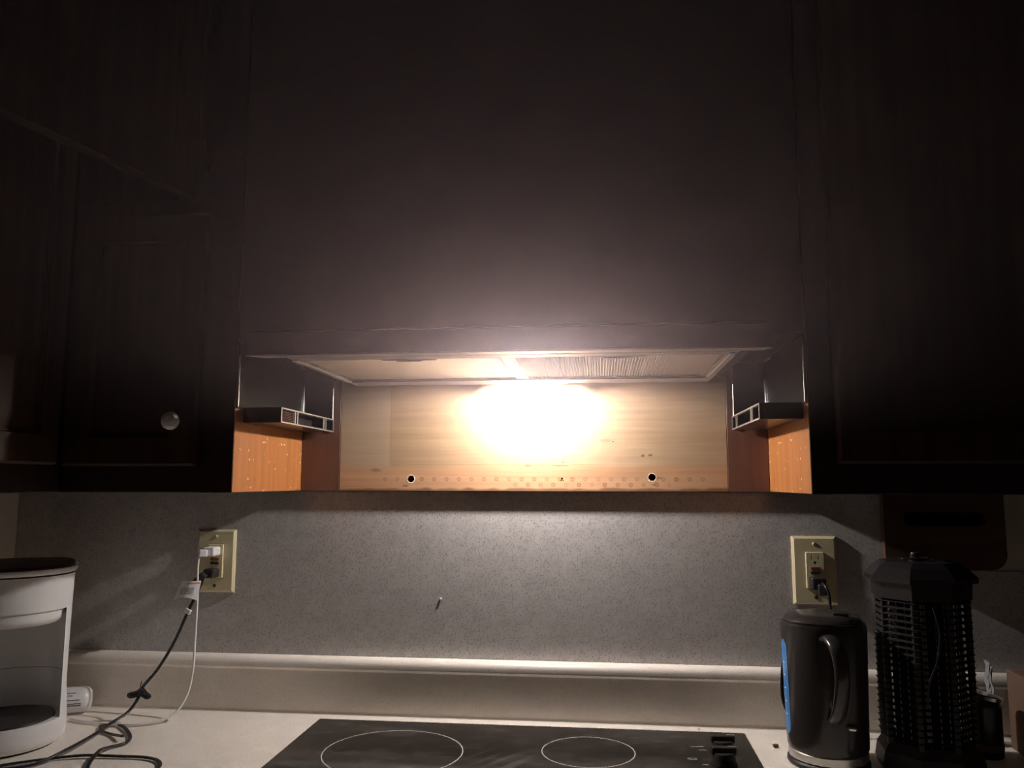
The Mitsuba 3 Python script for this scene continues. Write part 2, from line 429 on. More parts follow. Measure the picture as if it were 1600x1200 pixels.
lab('cabinet_door', 'dark cabinet door standing open high on the left, only its lower edge catching light', 'cabinet door')
# right of the hood
add('wall_cabinet_001__carcass', cbox(W2 + 0.012, 1.45, YF, -0.001, 0.0, ZT, 0.0015), 'm_darkwood', 20)
add('wall_cabinet_001__side_panel', cbox(W2, W2 + 0.012, YF + 0.0005, -0.001, 0.0005, 0.243, 0.0008), 'm_orange', 20)
add('wall_cabinet_001__stile', cbox(W2 + 0.0005, 0.492, YF - 0.0015, YF + 0.0004, 0.0, ZT, 0.0006), 'm_darkwood', 20)
put_door('wall_cabinet_001', 0.40, 0.88, (0.494, YF - 0.001, 0.0455))
put_door('wall_cabinet_001', 0.40, 0.88, (0.90, YF - 0.001, 0.0455))
lab('wall_cabinet_001', 'dark wooden wall cabinet right of the range hood above the cutting board', 'cabinet')
# over the hood
add('wall_cabinet_002__carcass', cbox(-W2 + .001, W2 - .001, YF + 0.001, -0.001, 0.247, ZT, 0.0015), 'm_darkwood', 20)
add('wall_cabinet_002__front_panel', cbox(-0.4545, 0.4545, YF - 0.004, YF + 0.0008, 0.2475, 0.975, 0.0012), 'm_hoodcabinet', 20)
lab('wall_cabinet_002', 'dark flat-fronted cabinet directly above the range hood', 'cabinet')
# along the left wall
add('wall_cabinet_003__carcass', cbox(X_LEFT + .003, -0.757, -1.5, YF - 0.003, 0.0, ZT, 0.0015), 'm_darkwood', 20)
for y0 in (-0.355, -0.76):
    put_door('wall_cabinet_003', 0.39, 0.88, (-0.7565, y0 - 0.39, 0.0445), math.pi / 2)
lab('wall_cabinet_003', 'dark wooden wall cabinet along the left wall at the picture edge', 'cabinet')

# ------------------------------------------------------------------ the board at the back of the opening
PT = 0.0122
board = man(cbox(-0.377, 0.380, -PT, -0.0005, 0.0, 0.2465, 0.0008))
for x, z, r, k in ((-0.232, 0.024, 0.0072, 11), (0.238, 0.027, 0.0076, 12), (0.066, 0.0245, 0.0022, 7), (0.0685, 0.0215, 0.0014, 6), (0.0645, 0.0215, 0.0012, 6)):
    a = np.linspace(0, 2 * np.pi, k, endpoint=False)
    rr = r * (1 + 0.14 * rng.standard_normal(k))
    board = board - man(front(Polygon(np.c_[x + rr * np.cos(a), z + rr * np.sin(a)]), -0.03, 0.0))
add('back_board__plywood', tm(board), 'm_plywood', 20)
add('back_board__stained_strip', cbox(-W2 + .0005, -0.3775, -PT, -0.0005, 0.0, 0.2465, 0.0008), 'm_stained', 20)
add('back_board__stained_strip', cbox(0.3805, W2 - .0005, -PT, -0.0005, 0.0, 0.2465, 0.0008), 'm_stained', 20)
for x, z, r in ((-0.232, 0.024, 0.0088), (0.238, 0.027, 0.0092)):
    a = np.linspace(0, 2 * np.pi, 22, endpoint=False)
    ro, ri = r * (0.86 + 0.20 * rng.random(22)), r * (0.74 + 0.08 * rng.random(22))
    ring = Polygon(np.c_[x + ro * np.cos(a), z + ro * np.sin(a)], [np.c_[x + ri * np.cos(a), z + ri * np.sin(a)]]).buffer(0)
    add('back_board__splintered_rim', front(ring, -PT - 0.0003, -PT + 0.0002), 'm_splinter', False)
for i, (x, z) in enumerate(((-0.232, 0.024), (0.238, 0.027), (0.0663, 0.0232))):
    add('back_board__hole_shade', front(Point(x, z).buffer(0.016), 0.024, 0.026), 'm_cavity', False)  # near-black disc behind each hole, painted shade for its inside
lab('back_board', 'plywood board with drilled holes behind the lamp, stained dark at both ends', 'board')
lab('back_board__plywood', 'bare plywood with two rows of round stains')

# ------------------------------------------------------------------ range hood
HX, HY0, HY1 = 0.379, -0.455, -0.016
add('range_hood__body', cbox(-HX + 0.001, HX - 0.001, -0.43, HY1, 0.2225, 0.2455, 0.001), 'm_hooddark', 20)
lip = Polygon([(HY0, 0.2045), (HY0 + 0.002, 0.2375), (HY0 + 0.006, 0.2395), (-0.345, 0.2405), (-0.345, 0.2220), (-0.3845, 0.2120), (-0.3850, 0.2112), (HY0 + 0.0015, 0.2042)])
add('range_hood__front_lip', along_x(lip, -HX, HX), 'm_hoodfront', 20)
add('range_hood__lip_flange', along_x(Polygon([(HY0 - 0.0012, 0.2024), (HY0 - 0.0012, 0.2048), (HY0 + 0.001, 0.2044), (-0.3846, 0.2113), (-0.3846, 0.2102), (HY0 + 0.001, 0.2024)]), -HX - 0.0005, HX + 0.0005), 'm_hoodpaint', 20)
tray = man(cbox(-0.345, 0.348, -0.384, HY1, 0.2095, 0.223, 0.001))
for x0, x1 in ((-0.326, -0.0085), (0.0045, 0.329)):
    tray = tray - man(cbox(x0, x1, -0.358, -0.096, 0.2, 0.2185, 0.0))
tray = tray - man(cbox(-0.062, 0.082, -0.0915, -0.030, 0.2, 0.2185, 0.0))
add('range_hood__tray', tm(tray), 'm_hoodpaint', 20)
for s, x in ((-1, -0.3365), (1, 0.3395)):
    add('range_hood__side_rail', cbox(x - 0.0055, x + 0.0055, -0.372, -0.09, 0.2062, 0.2098, 0.0016), 'm_hoodpaint', 20)
add('range_hood__back_rail', along_x(sbox(-0.0955, 0.2068, -0.0925, 0.2098), -0.33, 0.335), 'm_hoodpaint', 20)
for x0, x1, t0, w in ((-0.3255, -0.009, -0.158, 0.020), (0.005, 0.3285, 0.169, 0.022)):
    n = 68
    xs = np.linspace(x0 + 0.004, x1 - 0.004, 2 * n + 1)
    zs = np.where(np.arange(2 * n + 1) % 2 == 0, 0.2104, 0.2142)
    V = np.vstack([np.c_[xs, np.full_like(xs, y), zs] for y in (-0.354, -0.100)] + [np.c_[xs, np.full_like(xs, y), np.full_like(xs, 0.2150)] for y in (-0.354, -0.100)])
    L, F = 2 * n + 1, []
    for i in range(2 * n):
        F += [(i, L + i, L + i + 1), (i, L + i + 1, i + 1), (2 * L + i, 2 * L + i + 1, 3 * L + i + 1), (2 * L + i, 3 * L + i + 1, 3 * L + i)]
        F += [(i, i + 1, 2 * L + i + 1), (i, 2 * L + i + 1, 2 * L + i), (L + i, 3 * L + i, 3 * L + i + 1), (L + i, 3 * L + i + 1, L + i + 1)]
    k = add('range_hood__filter', trimesh.Trimesh(V, F, process=False), 'm_filter', False)
    fr = man(cbox(x0, x1, -0.3575, -0.0965, 0.2098, 0.2160, 0.0006)) - man(cbox(x0 + 0.004, x1 - 0.004, -0.3535, -0.1005, 0.2, 0.23, 0.0))
    add(k + '__frame', tm(fr), 'm_filter', 20)
    pt = cbox(t0 - 0.044, t0 + 0.044, -0.3525, -0.3405, 0.2092, 0.2115, 0.0006)
    add(k + '__pull_plate', pt, 'm_filter', 20)
    add(k + '__pull_tab', cbox(t0 - w, t0 + w, -0.3500, -0.3445, 0.2068, 0.2093, 0.0008), 'm_tab', 20)
    lab(k + '__pull_tab', 'dark finger pull')
# lamp: a short tube in a shallow pan
pan = man(cbox(-0.060, 0.080, -0.0912, -0.032, 0.2074, 0.2205, 0.001)) - man(cbox(-0.057, 0.077, -0.0905, -0.035, 0.2, 0.2195, 0.0))
add('range_hood__lamp_pan', tm(pan), 'm_whiteplastic', 20)
LX0, LX1, LY, LZ, LR = -0.042, 0.062, -0.070, 0.2140, 0.0100
bulb = trimesh.creation.uv_sphere(radius=LR, count=[24, 24])
bulb.apply_translation([0.010, LY, LZ])
add('range_hood__lamp_bulb', bulb, 'm_whiteplastic', True, emitter={'type': 'area', 'radiance': rgb(LAMP * 1.0, LAMP * 0.925, LAMP * 0.87)})
lab('range_hood__lamp_bulb', 'bright glowing lamp bulb')
for x in (LX0 - 0.006, LX1 + 0.0005):
    add('range_hood__lamp_socket', cbox(x, x + 0.0055, -0.050, -0.038, 0.2025, 0.2165, 0.001), 'm_whiteplastic', 20)
lab('range_hood', 'slide-out range hood with two pale ridged filters and a lit lamp', 'range hood')

# ------------------------------------------------------------------ black metal fillers either side of the hood
for s, name in ((-1, 'hood_filler'), (1, 'hood_filler_001')):
    def X(a, b):
        return (min(s * a, s * b), max(s * a, s * b))
    t = 0.0012
    xo = W2 - 0.001                                                     # sheet against the cabinet side
    r = 0.008
    out = [(s * xo, YF + 0.002)] + [(s * (xo - r + r * math.cos(a)), -PT - 0.0012 - r + r * math.sin(a)) for a in np.linspace(0, math.pi / 2, 8)] + [(s * 0.3945, -PT - 0.0012)]
    inn = [(s * 0.3945, -PT - 0.0012 - t)] + [(s * (xo - r + (r - t) * math.cos(a)), -PT - 0.0012 - r + (r - t) * math.sin(a)) for a in np.linspace(math.pi / 2, 0, 8)] + [(s * (xo - t), YF + 0.002)]
    sheet = extrude(Polygon(out + inn).buffer(0), 0.1065, trimesh.transformations.translation_matrix([0, 0, 0.1390]))
    add(name + '__corner_sheet', sheet, 'm_blackmetal', 40)
    add(name + '__sheet_edge', tube([(s * (xo - 0.0025), YF + 0.0015, z) for z in np.linspace(0.141, 0.228, 6)], 0.0014, 8), 'm_baremetal', 60)
    add(name + '__sheet_edge', cbox(*X(0.3930, 0.3948), -PT - 0.0030, -PT - 0.0010, 0.117, 0.205, 0.0004), 'm_baremetal', 20)
    # the hollow channel below it: closed at the front, with an open frame along its inner face
    xi = 0.3895
    y0, y1, z0, z1 = -0.287, -PT - 0.006, 0.1165, 0.1425
    ch = man(cbox(*X(xi + 0.0012, xo), y0, y1, z0, z1, 0.0006))
    for a, b in ((y0 + 0.008, y0 + 0.055), (y0 + 0.078, y0 + 0.205), (y0 + 0.226, y1 - 0.006)):
        ch = ch - man(cbox(*X(xi - 0.01, xi + 0.022), a, b, z0 + 0.004, z1 - 0.004, 0.0))
    add(name + '__channel', tm(ch), 'm_blackmetal', 20)
    fr = man(cbox(*X(xi, xi + 0.0013), y0, y1, z0, z1, 0.0002))
    for a, b in ((y0 + 0.0035, y0 + 0.0600), (y0 + 0.0640, y0 + 0.0720), (y0 + 0.0760, y0 + 0.2080), (y0 + 0.2120, y0 + 0.2200), (y0 + 0.2240, y1 - 0.002)):
        fr = fr - man(cbox(*X(xi - 0.01, xi + 0.01), a, b, z0 + 0.0022, z1 - 0.0022, 0.0))
    add(name + '__slot_frame', tm(fr), 'm_baremetal', 20)
    lab(name + '__slot_frame', 'bare metal edges around the cut-outs')
    if s < 0:
        for i in range(6):
            z = z0 + 0.0050 + i * 0.0028
            add(name + '__louvre', cbox(*X(xi + 0.001, xi + 0.012), y0 + 0.006, y0 + 0.057, z, z + 0.0008, 0.0002), 'm_stained', False)
lab('hood_filler', 'black metal filler with cut-outs on the left cabinet side under the hood', 'metal filler')
lab('hood_filler_001', 'black metal filler with cut-outs on the right cabinet side under the hood', 'metal filler')

# ------------------------------------------------------------------ cooktop
CZ = Z_COUNTER + 0.006
gl = Polygon([(-0.3845, -0.068), (0.3865, -0.068), (0.3865, -0.600), (-0.3845, -0.600)]).buffer(-0.004).buffer(0.004)
add('cooktop__glass', join(extrude(gl.buffer(-0.001), 0.0008, trimesh.transformations.translation_matrix([0, 0, CZ - 0.0008])), extrude(gl, 0.0052, trimesh.transformations.translation_matrix([0, 0, Z_COUNTER]))), 'm_cookglass', 20)


def ring_mark(cx, cy, r, w):
    return extrude(Point(cx, cy).buffer(r, 48).difference(Point(cx, cy).buffer(r - w, 48)), 0.0002, trimesh.transformations.translation_matrix([0, 0, CZ]))


add('cooktop__burner_ring', ring_mark(-0.2010, -0.2365, 0.1145, 0.0016), 'm_ringprint', False)
add('cooktop__burner_ring', ring_mark(0.1155, -0.1990, 0.0765, 0.0016), 'm_ringprint', False)


def cook_knob(cx, cy):
    k = add('cooktop__knob', lathe([(0, CZ), (0.0205, CZ), (0.0205, CZ + 0.003), (0.0185, CZ + 0.006), (0.0175, CZ + 0.017), (0.016, CZ + 0.019), (0, CZ + 0.019)], cx, cy, 40), 'm_blackmatte', 35)
    add(k + '__grip', moved(rbox(-0.0195, 0.0195, -0.0065, 0.0065, 0, 0.012, 0.003), (cx, cy, CZ + 0.015), 0.05), 'm_blackmatte', 40)
    add(k + '__pointer', moved(cbox(0.006, 0.0192, -0.0007, 0.0007, 0.0118, 0.0124, 0.0002), (cx, cy, CZ + 0.015), 0.05), 'm_ringprint', False)


cook_knob(0.334, -0.176)
cook_knob(0.327, -0.236)


def flat_text(s, h, x, y):
    m = meshkit.text_mesh(s, h, 0.0002)
    m.apply_translation([x, y, CZ])
    return m


add('cooktop__print', flat_text('HIGH', 0.0034, 0.296, -0.1715), 'm_ringprint', False)
add('cooktop__print', flat_text('OFF', 0.0034, 0.2935, -0.2420), 'm_ringprint', False)
sq = sbox(0.2735, -0.2180, 0.2875, -0.2115)
add('cooktop__print', extrude(sq.difference(sq.buffer(-0.0010)), 0.0002, trimesh.transformations.translation_matrix([0, 0, CZ])), 'm_ringprint', False)
sw = Polygon([(0.282, -0.1555), (0.306, -0.1500), (0.306, -0.1530)])
add('cooktop__print', extrude(sw, 0.0002, trimesh.transformations.translation_matrix([0, 0, CZ])), 'm_ringprint', False)
lab('cooktop', 'black glass cooktop with thin burner rings set into the countertop', 'cooktop')

# ------------------------------------------------------------------ wall outlets
def outlet(key, x0, ztop, label):
    w, h = 0.0797, 0.124
    x1, zb = x0 + w, ztop - h
    cx, cz = (x0 + x1) / 2, (ztop + zb) / 2
    rect = sbox(cx - 0.0172, cz - 0.0338, cx + 0.0172, cz + 0.0338)
    p0 = np.array([(x, y, z) for y, k in ((-0.0002, 0.0), (-0.0025, 0.0), (-0.0062, 0.0042)) for x in (x0 + k, x1 - k) for z in (zb + k, ztop - k)])
    plate = man(trimesh.convex.convex_hull(p0)) - man(front(rect, -0.02, 0.01))
    add(key + '__plate', tm(plate), 'm_ivory', 20)
    face = man(cbox(cx - 0.0166, cx + 0.0166, -0.0092, -0.0004, cz - 0.0332, cz + 0.0332, 0.0012))
    cuts = []
    for sgn in (1, -1):
        zc = cz + sgn * 0.0205
        cuts += [(cx - 0.0068, cx - 0.0052, zc - 0.0005, zc + 0.0075), (cx + 0.0052, cx + 0.0068, zc - 0.0005, zc + 0.0065), (cx - 0.0024, cx + 0.0024, zc - 0.0085, zc - 0.0040)]
    for a, b, c, e in cuts:
        face = face - man(cbox(a, b, -0.02, -0.003, c, e, 0.0))
    rk = add(key + '__receptacle', tm(face), 'm_ivory', 20)
    for a, b, c, e in cuts:
        add(rk + '__slot', cbox(a, b, -0.0042, -0.0034, c, e, 0.0001), 'm_slot', False)
    add(rk + '__reset_button', cbox(cx - 0.0085, cx + 0.0085, -0.0112, -0.0088, cz + 0.0012, cz + 0.0066, 0.0006), 'm_redbutton', 20)
    add(rk + '__test_button', cbox(cx - 0.0085, cx + 0.0085, -0.0112, -0.0088, cz - 0.0066, cz - 0.0012, 0.0006), 'm_slot', 20)
    for sgn in (1, -1):
        sc = moved(lathe([(0, 0), (0.0034, 0), (0.0030, 0.0012), (0.0016, 0.0018), (0, 0.0019)], k=20), (cx, -0.0060, cz + sgn * 0.0484), rx=math.pi / 2)
        add(key + '__screw', sc, 'm_ivory' if sgn > 0 else 'm_slot', 40)
    lab(key, label, 'outlet')
    return cx, cz


lcx, lcz = outlet('wall_outlet', -0.6713, -0.0781, 'ivory wall outlet at left with two cords plugged into it')
rcx, rcz = outlet('wall_outlet_001', 0.4934, -0.0818, 'ivory wall outlet at right above the black kettle')

# ------------------------------------------------------------------ cords at the left outlet
# white cord of the coffee maker
zc = Z_COUNTER + 0.0042
flat = np.array([(math.cos(a) * 1.0 + 0.55 * (1 if math.cos(a) > 0 else -1), math.sin(a) * 0.9) for a in np.linspace(0, 2 * math.pi, 14, endpoint=False)])
wp = [(lcx - 0.004, -0.046, lcz + 0.0205), (-0.643, -0.050, -0.128), (-0.6445, -0.052, -0.145), (-0.6435, -0.053, -0.171), (-0.641, -0.055, -0.207), (-0.639, -0.060, -0.285), (-0.636, -0.070, -0.345), (-0.640, -0.083, -0.385),
      (-0.655, -0.100, -0.412), (-0.684, -0.124, zc), (-0.723, -0.141, zc), (-0.770, -0.138, zc), (-0.815, -0.128, zc), (-0.845, -0.118, zc)]
add('white_power_cord__cord', tube(spline(wp, 12), 0.0023, section=flat), 'm_whitecord', 60)
pl = join(rbox(lcx - 0.0125, lcx + 0.0125, -0.040, -0.0096, lcz + 0.0115, lcz + 0.0295, 0.004), moved(rbox(-0.008, 0.008, -0.012, 0.010, -0.007, 0.007, 0.003), (lcx - 0.008, -0.044, lcz + 0.0185), 0.5))
add('white_power_cord__plug', pl, 'm_whiteplastic', 40)
u = np.linspace(0, 1, 15)
tagc = np.array([(-0.684 + 0.046 * a, -0.0665 + 0.010 * a - 0.012 * math.sin(a * 2.6), 0.0) for a in u])
tv = []
for j, zt in enumerate(np.linspace(0, 1, 7)):
    for i, a in enumerate(u):
        zz = -0.2110 + 0.0385 * zt + (0.008 * math.sin(a * 3.0) if zt < 0.01 else 0.004 * math.sin(a * 3.0)) * (1 - zt)
        tv.append((tagc[i, 0] + 0.012 * zt * (1 - 0.75 * a) + 0.004 * zt, tagc[i, 1], zz))
tv = np.array(tv)
tf = []
for j in range(6):
    for i in range(14):
        a = j * 15 + i
        tf += [(a, a + 1, a + 16), (a, a + 16, a + 15)]
tagm = trimesh.Trimesh(np.vstack([tv, tv + [0, 0.0006, 0]]), tf + [(c + 105, b + 105, a + 105) for a, b, c in tf], process=False)
tk = add('white_power_cord__warning_tag', tagm, 'm_paper', 60)


def tag_strip(z0, z1, i0, i1, bsdf, name):
    sel_v, F = [], []
    for zt in (z0, z1):
        for i in np.linspace(i0, i1, 12):
            a = i / 14
            k0 = int(min(i, 13)); f = i - k0
            j = zt * 6; j0 = int(min(j, 5)); g = j - j0
            p = (tv[j0 * 15 + k0] * (1 - f) + tv[j0 * 15 + k0 + 1] * f) * (1 - g) + (tv[(j0 + 1) * 15 + k0] * (1 - f) + tv[(j0 + 1) * 15 + k0 + 1] * f) * g
            sel_v.append(p - [0, 0.0007, 0])
    for i in range(11):
        F += [(i, i + 1, 13 + i), (i, 13 + i, 12 + i)]
    add(tk + '__' + name, trimesh.Trimesh(np.array(sel_v), F, process=False), bsdf, False)


tag_strip(0.86, 0.93, 6, 13.8, 'm_orangeprint', 'stripe')
for q in (0.30, 0.40, 0.50, 0.60):
    tag_strip(q, q + 0.035, 2.5, 11.5, 'm_greyprint', 'print_line')
lab(tk, 'white paper tag with an orange stripe')
lab('white_power_cord', 'white power cord with a paper tag hanging from the left outlet', 'power cord')

# black cord, loosely coiled on the counter
zb = Z_COUNTER + 0.0038
bp = [(lcx - 0.0035, -0.034, lcz - 0.024), (-0.639, -0.047, -0.182), (-0.647, -0.060, -0.212), (-0.655, -0.066, -0.235), (-0.673, -0.075, -0.286), (-0.697, -0.086, -0.334), (-0.717, -0.100, -0.364), (-0.7215, -0.108, -0.384), (-0.728, -0.128, -0.403),
      (-0.738, -0.165, -0.4125), (-0.729, -0.224, zb + 0.008), (-0.726, -0.300, zb + 0.007), (-0.742, -0.350, zb + 0.001), (-0.775, -0.375, zb), (-0.795, -0.368, zb), (-0.775, -0.348, zb), (-0.735, -0.322, zb), (-0.690, -0.306, zb + 0.001), (-0.640, -0.301, zb), (-0.592, -0.301, zb),
      (-0.560, -0.315, zb), (-0.545, -0.345, zb), (-0.560, -0.385, zb), (-0.610, -0.385, zb), (-0.650, -0.360, zb), (-0.668, -0.305, zb + 0.0075), (-0.676, -0.262, zb + 0.001), (-0.664, -0.236, zb), (-0.676, -0.203, zb), (-0.715, -0.158, zb + 0.001),
      (-0.745, -0.138, zb), (-0.764, -0.150, zb), (-0.742, -0.180, zb), (-0.715, -0.195, zb), (-0.690, -0.213, zb + 0.004), (-0.679, -0.222, zb + 0.006)]
add('black_power_cord__cord', tube(spline(bp, 12), 0.0021, section=flat), 'm_blackrubber', 60)
pk = join(rbox(lcx - 0.0115, lcx + 0.0115, -0.036, -0.0096, lcz - 0.0315, lcz - 0.0135, 0.004), moved(rbox(-0.018, 0.008, -0.008, 0.008, -0.0065, 0.0065, 0.0035), (lcx - 0.010, -0.038, lcz - 0.0275), 0.0, ry=-0.75))
add('black_power_cord__plug', pk, 'm_blackmatte', 40)
lab('black_power_cord', 'black power cord running from the left outlet and coiled on the counter', 'power cord')
add('black_power_cord__sleeve_label', moved(cbox(-0.006, 0.006, -0.0032, 0.0032, -0.0045, 0.0045, 0.0008), (-0.6535, -0.0655, -0.2300), ry=0.55), 'm_paper', 20)
tie = join(tube(spline([(-0.7155, -0.103, -0.367), (-0.705, -0.108, -0.3735), (-0.697, -0.110, -0.378), (-0.703, -0.110, -0.381), (-0.717, -0.106, -0.377), (-0.734, -0.110, -0.380), (-0.738, -0.110, -0.376), (-0.728, -0.108, -0.373), (-0.7185, -0.105, -0.371)], 8), 0.0030, 8),
           tube([(-0.720, -0.104, -0.368), (-0.719, -0.105, -0.362), (-0.7165, -0.106, -0.353)], 0.0009, 6), moved(rbox(-0.005, 0.005, -0.005, 0.005, -0.007, 0.007, 0.003), (-0.7185, -0.104, -0.373)))
add('twist_tie', tie, 'm_blackmatte', 40)
lab('twist_tie', 'small black tie knotted around the hanging black cord', 'cable tie')

# ------------------------------------------------------------------ coffee maker
CX, CY, CR = -0.878, -0.258, 0.098
TURN = 0.62


def cm(m):
    return moved(tm(m), (CX, CY, Z_COUNTER), TURN)


def footprint(r, back=0.115, k=48):
    return Point(0, 0).buffer(r, k).union(sbox(-r * 0.98, 0, r * 0.98, back).buffer(-0.03).buffer(0.03)).buffer(0.012).buffer(-0.012)


def stack(levels):
    """Hull-free loft of one footprint shape at several (z, scale-radius) levels."""
    rings = []
    for z, r in levels:
        c = np.array(footprint(r).exterior.coords)[:-1]
        # resample by angle so that rings correspond
        a = np.unwrap(np.arctan2(c[:, 1], c[:, 0]))
        if a[-1] < a[0]:
            c, a = c[::-1], a[::-1]
        t = np.linspace(-math.pi, math.pi, 96, endpoint=False)
        o = np.argsort(np.arctan2(c[:, 1], c[:, 0]))
        aa, rr = np.arctan2(c[o, 1], c[o, 0]), np.hypot(c[o, 0], c[o, 1])
        q = np.interp(t, np.r_[aa - 2 * math.pi, aa, aa + 2 * math.pi], np.r_[rr, rr, rr])
        rings.append(np.c_[q * np.cos(t), q * np.sin(t), np.full(96, z)])
    n = len(rings)
    V = np.vstack(rings + [[[0, 0, levels[0][0]], [0, 0, levels[-1][0]]]])
    F = []
    for i in range(n - 1):
        for j in range(96):
            a, b, c, d_ = i * 96 + j, i * 96 + (j + 1) % 96, (i + 1) * 96 + (j + 1) % 96, (i + 1) * 96 + j
            F += [(a, b, c), (a, c, d_)]
    for j in range(96):
        F += [(n * 96, (j + 1) % 96, j), (n * 96 + 1, (n - 1) * 96 + j, (n - 1) * 96 + (j + 1) % 96)]
    return trimesh.Trimesh(V, F, process=False)


shell = man(stack([(0.004, 0.090), (0.010, 0.097), (0.022, 0.099), (0.045, 0.097), (0.090, 0.0945), (0.160, 0.0950), (0.220, 0.0958), (0.286, 0.0975)]))
rec = Polygon(np.vstack([[(-0.087, 0), (-0.087, -0.2), (0.087, -0.2), (0.087, 0)], np.array([(0.087 * math.cos(a), 0.062 * math.sin(a)) for a in np.linspace(0, math.pi, 24)])[1:-1]]))
shell = shell - man(extrude(rec, 0.182, trimesh.transformations.translation_matrix([0, 0, 0.044])))
add('coffee_maker__body', cm(shell), 'm_whiteplastic', 35)
ringb = man(lathe([(0, 0.202), (0.076, 0.202), (0.083, 0.207), (0.0855, 0.214), (0.0860, 0.229), (0, 0.229)], 0, -0.006, 56))
add('coffee_maker__filter_basket', cm(ringb), 'm_whiteplastic', 35)
add('coffee_maker__drip_nozzle', cm(lathe([(0, 0.194), (0.012, 0.194), (0.018, 0.198), (0.020, 0.204), (0, 0.204)], 0, -0.018, 30)), 'm_blackmatte', 35)
add('coffee_maker__warming_plate', cm(lathe([(0, 0.043), (0.080, 0.043), (0.0815, 0.0455), (0.080, 0.0475), (0.067, 0.0475), (0.063, 0.0460), (0, 0.0460)], 0, -0.010, 56)), 'm_blackgloss', 30)
lidr = stack([(0.2862, 0.0985), (0.2885, 0.101), (0.2935, 0.102), (0.2955, 0.1005)])
lk = add('coffee_maker__lid', cm(lidr), 'm_whiteplastic', 35)
add(lk + '__top', cm(stack([(0.2955, 0.0965), (0.2990, 0.095), (0.3005, 0.088)])), 'm_lidbrown', 35)
gap = stack([(0.2835, 0.0982), (0.2862, 0.0984)])
add('coffee_maker__lid_gap', cm(gap), 'm_slot', 35)
add('coffee_maker__foot', cm(lathe([(0, 0.0), (0.085, 0.0), (0.086, 0.0045), (0, 0.0045)], 0, 0, 48)), 'm_blackmatte', 30)
add('coffee_maker__seam', cm(man(extrude(rec.buffer(0.0006), 0.0012, trimesh.transformations.translation_matrix([0, 0, 0.112]))) - man(extrude(rec.buffer(-0.0004), 0.01, trimesh.transformations.translation_matrix([0, 0, 0.108]))) - man(cbox(-0.3, 0.3, -0.4, -0.03, 0, 0.3, 0))), 'm_tab', False)
lab('coffee_maker', 'white plastic coffee maker with no jug and a black warming plate at left', 'coffee maker')
lab('coffee_maker__lid__top', 'dark lid top')

# white printed bottle lying behind it
def lying(m):
    return moved(moved(tm(m), ry=math.pi / 2), (-0.912, -0.090, Z_COUNTER + 0.0262), 0.42)


ax = lathe([(0, 0), (0.020, 0), (0.023, 0.003), (0.0235, 0.010)] + [(0.0235, z) for z in (0.03, 0.05, 0.062)] + arc(0.0105, 0.062, 0.013, 0, 80, 7) + [(0, 0.0755)], 0, 0, 48)
add('white_bottle__body', lying(ax), 'm_whiteplastic', 40)
add('white_bottle__cap', lying(lathe([(0, -0.018), (0.015, -0.018), (0.016, -0.016), (0.016, 0.0), (0, 0.0)], 0, 0, 32)), 'm_whiteplastic', 35)


def on_bottle(x0, x1, a0, a1, bsdf, name):
    A = np.radians(np.linspace(a0, a1, 6))
    V = np.array([(x, -0.02375 * math.cos(a), 0.02375 * math.sin(a)) for x in (x0, x1) for a in A])
    F = []
    for i in range(5):
        F += [(i, i + 1, 7 + i), (i, 7 + i, 6 + i)]
    add('white_bottle__' + name, moved(trimesh.Trimesh(V, F, process=False), (-0.912, -0.090, Z_COUNTER + 0.0262), 0.42), bsdf, 40)


on_bottle(0.024, 0.029, -30, 12, 'm_redprint', 'red_mark')
for a, b, c in ((0.034, 0.050, 40), (0.034, 0.045, 28), (0.036, 0.058, 8), (0.036, 0.060, -8), (0.036, 0.060, -17)):
    on_bottle(a, b, c, c + (4 if c > -10 else 6), 'm_greyprint', 'print_line')
lab('white_bottle', 'small white bottle with red and grey print lying behind the coffee maker', 'bottle')

# ------------------------------------------------------------------ kettle
KX, KY = 0.497, -0.188
zk = Z_COUNTER
dirc = math.atan2(CAM[1] - KY, CAM[0] - KX)                             # the way the handle side faces


def kp(profile, k=64):
    return lathe(profile, KX, KY, k)


add('kettle__power_base', kp([(0, zk), (0.060, zk), (0.0625, zk + 0.002), (0.0625, zk + 0.0065), (0.060, zk + 0.009), (0, zk + 0.009)]), 'm_blackmatte', 30)
add('kettle__metal_band', kp([(0, zk + 0.0092), (0.0580, zk + 0.0092), (0.0600, zk + 0.011), (0.0602, zk + 0.022), (0.0590, zk + 0.0235), (0, zk + 0.0235)]), 'm_baremetal', 30)
add('kettle__body', kp([(0, zk + 0.024), (0.0595, zk + 0.024), (0.0615, zk + 0.028), (0.0622, zk + 0.045), (0.0635, zk + 0.10), (0.0650, zk + 0.16), (0.0662, zk + 0.205), (0.0660, zk + 0.213), (0.0640, zk + 0.219), (0, zk + 0.219)]), 'm_blackgloss', 40)
add('kettle__lid', kp([(0, zk + 0.2193), (0.0615, zk + 0.2193), (0.0620, zk + 0.2225), (0.056, zk + 0.229), (0.040, zk + 0.233), (0.018, zk + 0.2345), (0, zk + 0.235)]), 'm_blackgloss', 40)
add('kettle__lid_tab', moved(rbox(-0.012, 0.012, -0.005, 0.005, 0, 0.007, 0.003), (KX + 0.02, KY - 0.03, zk + 0.2305), dirc + math.pi / 2), 'm_blackgloss', 40)


def kpt(az, r, z):
    return (KX + r * math.cos(dirc + az), KY + r * math.sin(dirc + az), zk + z)


